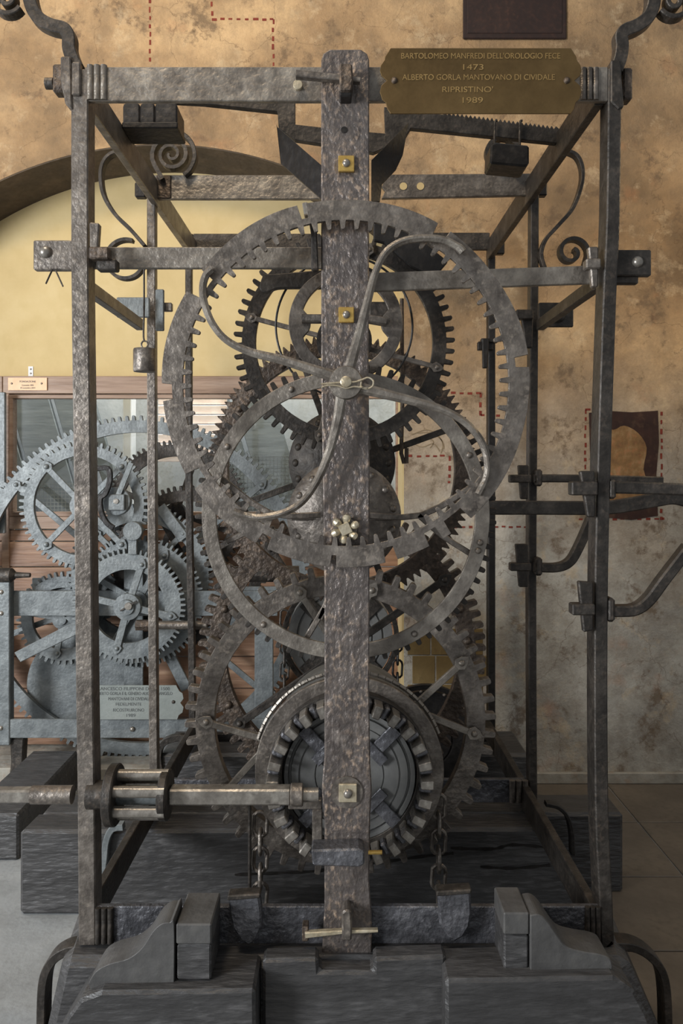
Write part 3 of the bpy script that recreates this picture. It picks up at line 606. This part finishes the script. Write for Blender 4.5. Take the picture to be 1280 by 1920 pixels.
# ---------------------------------------------------------------- domes and drums
def dome(name, label, px, py, Y, rpx, mm, rv, cat='drum cap'):
    c = P(px, py, Y); r = rpx*Y/F; t = thing(name, label, cat, c-Vector((0,0,r)))
    MB().lathe(c.x, c.z, [(Y-.045,r*.35),(Y-.035,r*.62),(Y-.018,r*.86),(Y,r),(Y+.03,r)], 64).build('dome', mm, t, smooth=True)
    for a in rv: MB().rivet(*pol(px,py,rpx*.86,a), Y-.014, 8).build('rivet', mm, t, smooth=True)
    return t
dm = dome('riveted_dome', 'grey domed iron cap edged with big rivets behind the petal nut', 645, 970, 2.08, 107, 'iron', range(10, 360, 24))
MB().rect(545, 966, 748, 976, 2.04, .03).build('band', 'iron', dm, .002)
dome('rear_riveted_cap', 'dark riveted iron cap half hidden above the grey dome', 641, 868, 2.3, 100, 'iron_dark', range(0, 360, 20))
def wdrum(name, label, px, py, Y, rpx, L, mm, mr, grooves):
    c = P(px, py, Y); k = Y/F; t = thing(name, label, 'drum', Vector((c.x, Y+L/2, c.z-rpx*k)))
    pr = [(Y, 4*k)]
    for g in grooves: pr += [(Y, (g-2.5)*k), (Y+.006, (g-1)*k), (Y+.006, (g+1)*k), (Y, (g+2.5)*k)]
    MB().lathe(c.x, c.z, pr+[(Y, (rpx-12)*k), (Y+L, (rpx-12)*k)], 64).build('drum_body', mm, t, smooth=True)
    MB().ring(px, py, [(2*pi*i/72, rpx, rpx-9) for i in range(72)], Y-.006, .02).build('flange', mr, t, .001)
    return t
md = wdrum('middle_drum', 'dark grooved winding drum behind the upright at mid height', 638, 1195, 2.75, 110, .3, 'drum_wood', 'iron_dark', (60,80))
for a in (45,135,225,315): MB().bar([P(*pol(638,1195,22,a),2.745), P(*pol(638,1195,95,a),2.745)], .05, .008).build('strap', 'iron_dark', md)
nd_ = wdrum('rear_drum', 'black riveted drum low at the back right of the clock', 798, 1388, 3.0, 104, .08, 'iron_black', 'iron_black', (50,))
for a in range(40, 150, 14): MB().rivet(*pol(798,1388,92,a), 2.998, 3.5).build('rivet', 'iron', nd_, smooth=True)
# front winding drum with crown teeth
AX, AZ = .0205, ZC-.777
wdm = thing('winding_drum', 'big grey winding drum with a crown of blocky teeth behind the lower upright', 'drum', (AX, 2.1, AZ-.243))
MB().lathe(AX, AZ, [(2.03,.10),(2.03,.205),(2.36,.205)], 72).build('drum_body', 'drum_wood', wdm, smooth=True)
MB().ring(AX/2.02*F+VX, VY+.777/2.02*F, [(2*pi*i/96, .243/2.02*F, .195/2.02*F) for i in range(96)], 2.02, .02).build('flange', 'iron', wdm, .002)
MB().ring(AX/2.0*F+VX, VY+.777/2.0*F, [(2*pi*i/96, .208/2.0*F, .172/2.0*F) for i in range(96)], 1.985, .04).build('crown_ring', 'iron_dark', wdm, .001)
MB().lathe(AX, AZ, [(1.995,.02),(1.995,.085),(1.998,.086),(1.998,.088),(1.995,.089),(1.995,.125),(1.999,.126),(1.999,.129),(1.995,.13),(1.995,.148),(2.003,.150),(2.003,.154),(1.992,.157),(1.992,.166),(2.03,.166)], 72).build('end_board', 'drum_wood', wdm, smooth=True)
tm = None
for i in range(26):
    for kind, nm in ((0,'tooth'),(1,'tooth_gap_bar')):
        a = 2*pi*(i+.5*kind)/26; yf = 1.926 if kind == 0 else 1.956; hw = .0112 if kind == 0 else .0075
        u = Vector((cos(a),0,sin(a))); w_ = Vector((-sin(a),0,cos(a))); C0 = Vector((AX,0,AZ)); vs = []
        for yy in (yf, 1.99):
            e = 1 if yy > 1.95 else .86
            for r_, t_ in ((.175,-hw*e),(.207,-hw*1.1*e),(.207,hw*1.1*e),(.175,hw*e)): vs.append(C0+u*r_+w_*t_+Vector((0,yy,0)))
        MB().add(vs, [(0,1,2,3),(7,6,5,4),(0,4,5,1),(1,5,6,2),(2,6,7,3),(3,7,4,0)]).build(nm, 'steel' if kind == 0 else 'iron_oiled', wdm, .0045 if kind else .0025)
for a in (45,135,225,315):
    c = lambda r, Y=1.988: (AX+cos(R(a))*r, Y, AZ+sin(R(a))*r)
    n_ = Vector((-sin(R(a)),0,cos(R(a))))
    MB().bar([c(.088), c(.168)], .034, .008, rnd=.002).build('strap', 'iron_oiled', wdm)
    k_ = Vector(c(.088, 1.984)); MB().bar([k_-n_*.035, k_+n_*.035], .028, .008, rnd=.002).build('cross_strap', 'iron_oiled', wdm)
lk = MB()
for i in range(30):
    a = R(20+i*4.8); b = R(20+(i+.9)*4.8); r_ = .222
    lk.tube([(AX+cos(a)*(r_+.026), 2.06, AZ+sin(a)*(r_+.026)), (AX+cos(b)*(r_+.026), 2.06, AZ+sin(b)*(r_+.026))], .006, 6)
lk.build('wound_chain', 'iron_rail', wdm, kind='stuff')

# ---------------------------------------------------------------- foliot, weights, vanes
tp = [(270,178),(553,178),(553,233),(640,243),(722,250),(720,200),(736,203),(826,214)]
x = 830
while x < 1044:
    yb_ = 214+(x-826)*.131; tp += [(x, yb_),(x+4, yb_-6)]; x += 8
tp += [(1050,243),(1043,268),(770,240),(757,262),(700,286),(605,270),(553,262),(522,240),(520,209),(380,194),(270,188)]
o = MB().poly(tp, 2.2, .022).build('balance_beam', 'iron_dark', bevel=.0015); tag(o, 'long dark balance beam with fine saw teeth on its right arm, under the top rail', 'balance beam')
wt = thing('balance_weight', 'dark lobed rectangular weight under the left end of the top rail', 'weight', P(280, 241, 2.2), 'balance weights')
for i, (x0, x1) in enumerate([(230,262),(262,290),(290,332)]):
    MB().poly([(x0,196),(x0+4,192),(x1-4,192),(x1,196),(x1,232),(x1-3,238),(x0+3,234),(x0,230)], 2.15, .1).build('lobe', 'iron_black', wt, .006)
MB().rect(228, 228, 333, 240, 2.145, .11).build('bottom_plate', 'iron_black', wt, .003)
wt = thing('balance_weight', 'dark rectangular weight hung by two hooks from the saw toothed right arm', 'weight', P(955, 312, 2.2), 'balance weights')
MB().poly([(920,270),(930,266),(992,272),(992,308),(985,312),(918,306)], 2.16, .09).build('body', 'iron_black', wt, .005)
for x in (927, 974): MB().tube(path([(x,272),(x,240),(x+1,228),(x+5,226)],2.19,3), .0035, 8).build('hook', 'iron_dark', wt, smooth=True)
def vane(pts, lab):
    a = [P(x, y, Y) for x, y, Y in pts]; n = len(a); b = [v+Vector((0,.007,0)) for v in a]
    o = MB().add(a+b, [tuple(range(n)), tuple(reversed(range(n,2*n)))]+[(i,i+n,(i+1)%n+n,(i+1)%n) for i in range(n)]).build('fly_vane', 'iron_black', bevel=.0015); return tag(o, lab, 'vane')
vane([(518,232,2.06),(520,238,2.06),(603,310,1.92),(603,374,1.92),(526,306,2.06)], 'slanting black iron vane left of the upright under the top rail')
vane([(766,229,2.06),(755,290,2.05),(742,318,2.02),(716,345,1.96),(712,378,1.95),(696,378,1.92),(696,300,1.92)], 'slanting black iron vane right of the upright, below the brass plaque')
# hanging cylinder
hw = thing('pendulum_weight', 'small iron cylinder hung on a thin rod beside the left middle post', 'weight', P(271, 697, 2.2))
c = P(271, 697, 2.2); k = 2.2/F
MB().lathe(c.x, c.y, [(zf(697,2.2), 20*k),(zf(694,2.2),21*k),(zf(657,2.2),21*k),(zf(654,2.2),20*k)], 32, 'z').build('cylinder', 'iron', hw, smooth=True)
MB().tube(path([(270,498),(270,580),(269,632),(273,640)],2.2,4), .0026, 8).build('rod', 'iron_dark', hw, smooth=True)
MB().tube([P(271+cos(R(a))*6, 646-sin(R(a))*7, 2.2) for a in range(0,360,24)], .0025, 6, True).build('eye', 'iron', hw, smooth=True)
# brass plaque
pq = thing('brass_plaque', 'dull brass plaque with scalloped ends and five lines of lettering, top right', 'plaque', P(900, 214, 1.82))
rt = [(1070,90),(1080,106),(1081,112),(1088,122),(1090,132),(1087,142),(1077,151),(1087,160),(1090,172),(1086,186),(1079,192),(1076,204),(1070,213)]
MB().poly(rt+[(1802-x, y) for x, y in reversed(rt)], 1.815, .004).build('plate', 'brass_dull', pq, .0008)
for x in (739, 1062): MB().rivet(x, 151, 1.815, 6.5).build('screw', 'rust', pq, smooth=True)
for s_, x0, x1, yb_ in (("BARTOLOMEO MANFREDI DELL'OROLOGIO FECE",752,1050,110),('1473',868,906,131),('ALBERTO GORLA MANTOVANO DI CIVIDALE',754,1040,150),("RIPRISTINO'",829,924,173),('1989',867,905,193)):
    text(s_, x0, x1, yb_, 11, 1.8148, pq, 'letter')
MB().bar([P(712,290,2.0)*1, P(712,300,2.0)], .001, .001)

# ---------------------------------------------------------------- lantern pinion and shaft
YS = 1.865; zc = zf(1490, YS); k = YS/F; X = lambda px: xf(px, YS)
lp_ = thing('lantern_pinion', 'polished iron shaft with a caged lantern pinion through the left front post', 'pinion', (X(262), YS, zc-.07))
def cylx(name, x0, x1, r, mm, seg=24, dz=0, dy=0, par=lp_, bev=0): return MB().lathe(YS+dy, zc+dz, [(X(x0), r*k), (X(x1), r*k)], seg, 'x').build(name, mm, par, bev, smooth=seg > 8)
def sqx(name, x0, x1, h, mm): return MB().box(X(x0), X(x1), YS-h*k, YS+h*k, zc-h*k, zc+h*k).build(name, mm, lp_, .004)
sqx('square_shaft', -60, 62, 12, 'steel'); cylx('shaft', 60, 136, 17, 'iron'); cylx('collar', 166, 205, 26, 'iron_dark', 32)
cylx('disc', 204, 222, 56, 'iron_dark', 40, bev=.003); cylx('disc', 302, 318, 46, 'iron_dark', 40, bev=.003); cylx('core', 222, 302, 18, 'iron_blue')
for a in range(90, 450, 60): cylx('pinion_pin', 220, 316, 10.5, 'steel', 20, sin(R(a))*37*k, -cos(R(a))*37*k)
sqx('square_shaft', 318, 546, 15, 'steel'); cylx('collar', 545, 568, 21, 'iron', 24, bev=.002); cylx('shaft_end', 568, 597, 13, 'steel')

o = MB().tube([P(753,560,2.3), P(754,760,2.3), P(752,850,2.3), P(757,868,2.3), P(762,868,2.3), P(762,840,2.3)], .006, 8).build('hooked_rod', 'rust', smooth=True); tag(o, 'brown vertical rod ending in a small hook, just right of the upright', 'rod')
ar = thing('arbor', 'short dark cylindrical arbor lying across behind the ring wheel, left of the upright', 'arbor', P(515, 1095, 2.7))
MB().lathe(2.7, zf(1076,2.7), [(xf(455,2.7), .028),(xf(560,2.7), .028)], 24, 'x').build('roller', 'iron_dark', ar, smooth=True)
MB().lathe(2.7, zf(1076,2.7), [(xf(420,2.7), .012),(xf(455,2.7), .012)], 16, 'x').build('pivot', 'iron', ar, smooth=True)
# ---------------------------------------------------------------- chains
def chain(name, label, x, y0, n, Y, h, w_, r, mm):
    t = thing(name, label, 'chain', P(x, y0+n*h*.72, Y)); k = Y/F; H = h*k/2-w_*k/2; W_ = w_*k/2; meshes = []
    for rot in (0, 1):
        pts = [(cos(R(a))*W_, sin(R(a))*W_+(H if a < 180 else -H)) for a in list(range(0,181,30))+list(range(180,361,30))]
        v = [Vector((p, 0, q)) if not rot else Vector((0, p, q)) for p, q in pts[:-1]]
        if (v[0]-v[-1]).length < 1e-5: v.pop()
        meshes.append(v)
    first = [None, None]
    for i in range(n):
        c = P(x, y0+i*h*.72, Y)
        if first[i%2] is None: first[i%2] = MB().tube([v+c for v in meshes[i%2]], r, 8, True).build('link', mm, t, smooth=True); WLOC['L%d' % (i%2)] = c-first[i%2].location
        else:
            o = first[i%2].copy(); COL.objects.link(o); o.location = c-WLOC['L%d' % (i%2)]
chain('left_chain', 'iron chain hanging from the left side of the winding drum', 488, 1545, 5, 2.06, 46, 26, .0052, 'iron')
chain('right_chain', 'iron chain hanging from the right side of the winding drum', 822, 1512, 6, 2.06, 46, 26, .0052, 'iron')
chain('rear_chain', 'short dark chain beside the middle drum, right of the upright', 745, 1205, 4, 2.72, 34, 18, .004, 'iron_black')
chain('grey_chain', 'thin grey chain left of the middle drum', 533, 1160, 7, 2.85, 34, 16, .004, 'iron_dark')
o = MB().tube([P(468,1500,2.05), P(468,1682,2.05)], .0045, 8).build('thin_rod', 'iron_dark', smooth=True); tag(o, 'thin vertical iron rod just left of the left chain', 'rod')

# ---------------------------------------------------------------- levers on the right
def lever(label, Y, wedge, ten, col, pts, w_, mm='iron_dark'):
    t = thing('bent_lever', label, 'lever', P(wedge[0][0], wedge[2][1], Y))
    MB().poly(wedge, Y-.03, .018).build('wedge', mm, t, .003); MB().rect(*ten, Y-.04, .035).build('tenon', mm, t, .003)
    MB().rect(*col, Y-.02, .05).build('collar', mm, t, .006)
    MB().bar(path(pts, Y), w_*Y/F, .03, rnd=.004).build('arm', mm, t)
lever('straight horizontal lever wedged to the right front post', 1.87, [(1087,883),(1115,883),(1116,970),(1102,970)], (1072,903,1121,929), (1141,898,1156,936), [(1125,914),(1160,914),(1260,917),(1310,920)], 23)
lever('bent lever rising to the right edge from the right front post', 1.87, [(1084,1090),(1112,1092),(1112,1182),(1094,1186)], (1073,1133,1116,1154), (1139,1122,1154,1167), [(1120,1144),(1160,1145),(1190,1142),(1215,1124),(1245,1084),(1290,1026)], 21)
lever('short horizontal lever wedged to the right middle post', 2.56, [(971,872),(991,872),(990,936),(976,936)], (956,890,996,905), (1005,880,1017,912), [(1000,897),(1050,897),(1120,898),(1240,901)], 15)
lever('bent lever rising rightward from the right middle post', 2.56, [(966,1020),(990,1020),(990,1101),(973,1101)], (957,1056,996,1071), (1004,1046,1017,1080), [(1000,1063),(1040,1064),(1065,1055),(1082,1030),(1108,972)], 17)
o = MB().bar(path([(914,952),(1000,952),(1125,952),(1180,946),(1230,937),(1265,933),(1310,945)],2.25), 26*2.25/F, .02, rnd=.003).build('long_lever', 'iron_dark'); tag(o, 'long flat iron lever running from the count wheel out to the right edge', 'lever')

# ================================================================ THE SECOND, GREY MACHINE
f2_ = thing('grey_machine_frame', 'blue grey painted iron frame of the smaller clock movement in the niche', 'clock frame', P(200, 1480, 3.42))
Y2 = 3.42; gm = 'iron_blue'
MB().rect(-12, 1082, 18, 1398, Y2, .05).build('post', gm, f2_, .004); MB().poly([(18,1385),(45,1385),(42,1440),(46,1478),(14,1478),(20,1430)], Y2+.02, .05).build('foot', 'iron_dark', f2_, .006)
MB().rect(18, 1108, 520, 1155, Y2+.045, .015).build('rail', gm, f2_, .002); MB().rect(18, 1349, 520, 1384, Y2+.005, .015).build('rail', gm, f2_, .002)
MB().rect(60, 1084, 300, 1108, Y2+.16, .015).build('rail', gm, f2_, .002)
MB().rect(477, 1165, 512, 1349, Y2+.02, .02).build('post', gm, f2_, .003); MB().rect(232, 1062, 268, 1288, Y2+.07, .015).build('centre_bar', gm, f2_, .002)
MB().rect(448, 1100, 600, 1132, Y2+.06, .015).build('rail', gm, f2_, .002)
c = P(0, 1079, Y2); MB().lathe(Y2+.01, c.z, [(xf(-30,Y2), .032),(xf(20,Y2),.032),(xf(28,Y2),.014),(xf(55,Y2),.010)], 20, 'x').build('scroll_cap', 'iron_dark', f2_, smooth=True)
MB().poly([(26,1224),(146,1162),(156,1184),(38,1242)], Y2-.03, .03).build('slanted_bar', gm, f2_, .003)
for q in ([(312,1218),(350,1292)],[(300,950),(345,1010)],[(385,1190),(520,1120)],[(130,1165),(210,1080)]): MB().bar([P(x,y,Y2+.1) for x,y in q], .05, .012, rnd=.002).build('brace', gm, f2_)
for x, y in ((3,1110),(3,1150),(2,1365),(248,1367)): MB().rivet(x, y, Y2+.003, 5).build('rivet', 'steel', f2_, smooth=True)
MB().rect(-12, 735, 9, 1000, 3.645, .02).build('side_plate', gm, f2_, .003)
def g2nd(name, label, cx, cy, rt, rb, ri, N, Y, angs, heart=11, hub=24, mm=gm, w_=11):
    g = gear(name, label, cx, cy, rt, rb, ri, N, Y, .022, mm, duty=.5, bevel=.0008)
    for a in angs: spoke(g, cx, cy, [pol(cx,cy,hub*.6,a), pol(cx,cy,(rb+ri)/2-2,a)], w_, Y-.004, .01, mm, heart)
    c = P(cx, cy, Y); k = Y/F
    MB().lathe(c.x, c.z, [(Y-.03,hub*.2*k),(Y-.03,hub*.55*k),(Y-.02,hub*.6*k),(Y-.018,hub*k),(Y+.02,hub*k)], 32).build('hub', mm, g, smooth=True)
    return g
g2nd('grey_great_gear', 'largest thin grey gear of the niche machine, arching across the window glass', 260, 1102, 323, 314, 291, 150, 3.60, (40,110,140,200,320), 9, 30)
g2nd('grey_left_gear', 'grey gear with four heart ended spokes left of the tall front post', 157, 948, 122, 113, 94, 60, 3.41, (46,134,226,314))
cg = g2nd('grey_centre_gear', 'grey gear with a slotted round hub low in the niche machine', 240, 1137, 108, 99, 69, 62, 3.38, (72,-13,-105,167), 9, 25, w_=13)
c = P(240,1137,3.35); MB().bar([P(226,1145,3.347), P(256,1127,3.347)], .006, .01).build('slot_key', 'iron_dark', cg); MB().disc(240,1137,3.34,.02,7).build('axle_end', 'steel', cg, .001)
g2nd('grey_rear_gear', 'grey gear just behind the slotted hub gear', 258, 1128, 124, 115, 88, 70, 3.47, (60,150,240,330), 9, 20)
g2nd('grey_upper_gear', 'grey gear whose top arc shows under the escapement', 262, 1082, 138, 129, 104, 72, 3.53, (45,135,225,315), 9, 20)
g2nd('grey_right_gear', 'dark grey gear behind the left part of the count wheel', 352, 1060, 150, 141, 120, 80, 3.56, (30,120,210,300), 9, 20, 'iron_dark')
g2nd('grey_low_gear', 'small grey gear at the lower left of the niche machine', 118, 1160, 88, 79, 58, 44, 3.55, (80,170,260,350), 8, 18)
g2nd('grey_high_gear', 'thin dark gear behind the window bars near the top of the niche machine', 330, 960, 135, 127, 104, 80, 3.66, (70,160,250,340), 8, 18, 'iron_dark')
o = MB().disc(150, 1285, 3.63, .03, 100, 64).build('sheet_disc', 'iron_blue', bevel=.002); tag(o, 'flat grey sheet metal disc low at the back of the niche machine', 'disc')
es = thing('escapement', 'small grey escapement with a slotted block and black curled anchor', 'escapement', P(217, 990, 3.36))
MB().disc(217, 940, 3.36, .03, 27, 40, .003).build('wheel_cap', gm, es); MB().rect(203, 927, 233, 957, 3.34, .02).build('block', gm, es, .003); MB().disc(217,940,3.335,.01,5,16).build('axle_end','steel',es)
MB().bar(path([(176,880),(202,878),(206,900),(198,925),(188,935),(190,960),(200,980),(213,990)],3.33,4), 9*3.33/F, .02, rnd=.002).build('anchor', 'iron_black', es)
MB().bar([P(217,940,3.352), P(246,868,3.352)], .022, .008, rnd=.001).build('arm', gm, es)
MB().disc(248, 996, 3.36, .03, 18, 40, .002).build('round_boss', gm, es); MB().rect(240, 1010, 256, 1040, 3.365, .02).build('stem', gm, es, .002)
gp_ = thing('grey_plaque', 'silver grey engraved plaque on the lower rail of the niche machine', 'plaque', P(262, 1350, 3.39))
rt = [(330,1285),(336,1296),(342,1300),(344,1310),(338,1318),(344,1326),(342,1336),(335,1341),(332,1349)]
MB().poly(rt+[(175,1349),(175,1285)], 3.395, .004).build('plate', 'plate_grey', gp_, .0006); MB().rivet(325, 1316, 3.395, 3.5).build('screw', 'iron_dark', gp_, smooth=True)
for s_, x0, x1, yb_ in (('FRANCESCO FILIPPONI DESC.  1500',179,318,1294),('ALBERTO GORLA E IL GENERO AUGUSTO ANGELO',177,323,1303),('MANTOVANI DI CIVIDALE',203,281,1313),('FEDELMENTE',217,265,1323),('RICOSTRUIRONO',212,270,1334),('1989',237,254,1344)):
    text(s_, x0, x1, yb_, 6, 3.3948, gp_, 'letter_dark')
ks = thing('winding_arbor', 'brown horizontal arbor with a square end in front of the slotted hub gear', 'arbor', P(320, 1182, 3.3))
zk = zf(1172, 3.3); MB().lathe(3.3, zk, [(xf(255,3.3),.024),(xf(296,3.3),.024)], 6, 'x').build('square_end', 'rust', ks, .002)
MB().lathe(3.3, zk, [(xf(296,3.3),.018),(xf(388,3.3),.018)], 20, 'x').build('shaft', 'iron', ks, smooth=True)

# groups of alike things
for pre, grp in (('bent_lever', 'levers wedged to the right hand posts'), ('tongue_plate', 'tongue plates on the bottom front rail'), ('wedge_block', 'blocks on the front sleeper'), ('curved_bracket', 'ogee brackets on the front sleeper'), ('fly_vane', 'vanes of the fly')):
    for o in bpy.data.objects:
        if o.parent is None and o.name.startswith(pre): o['group'] = grp
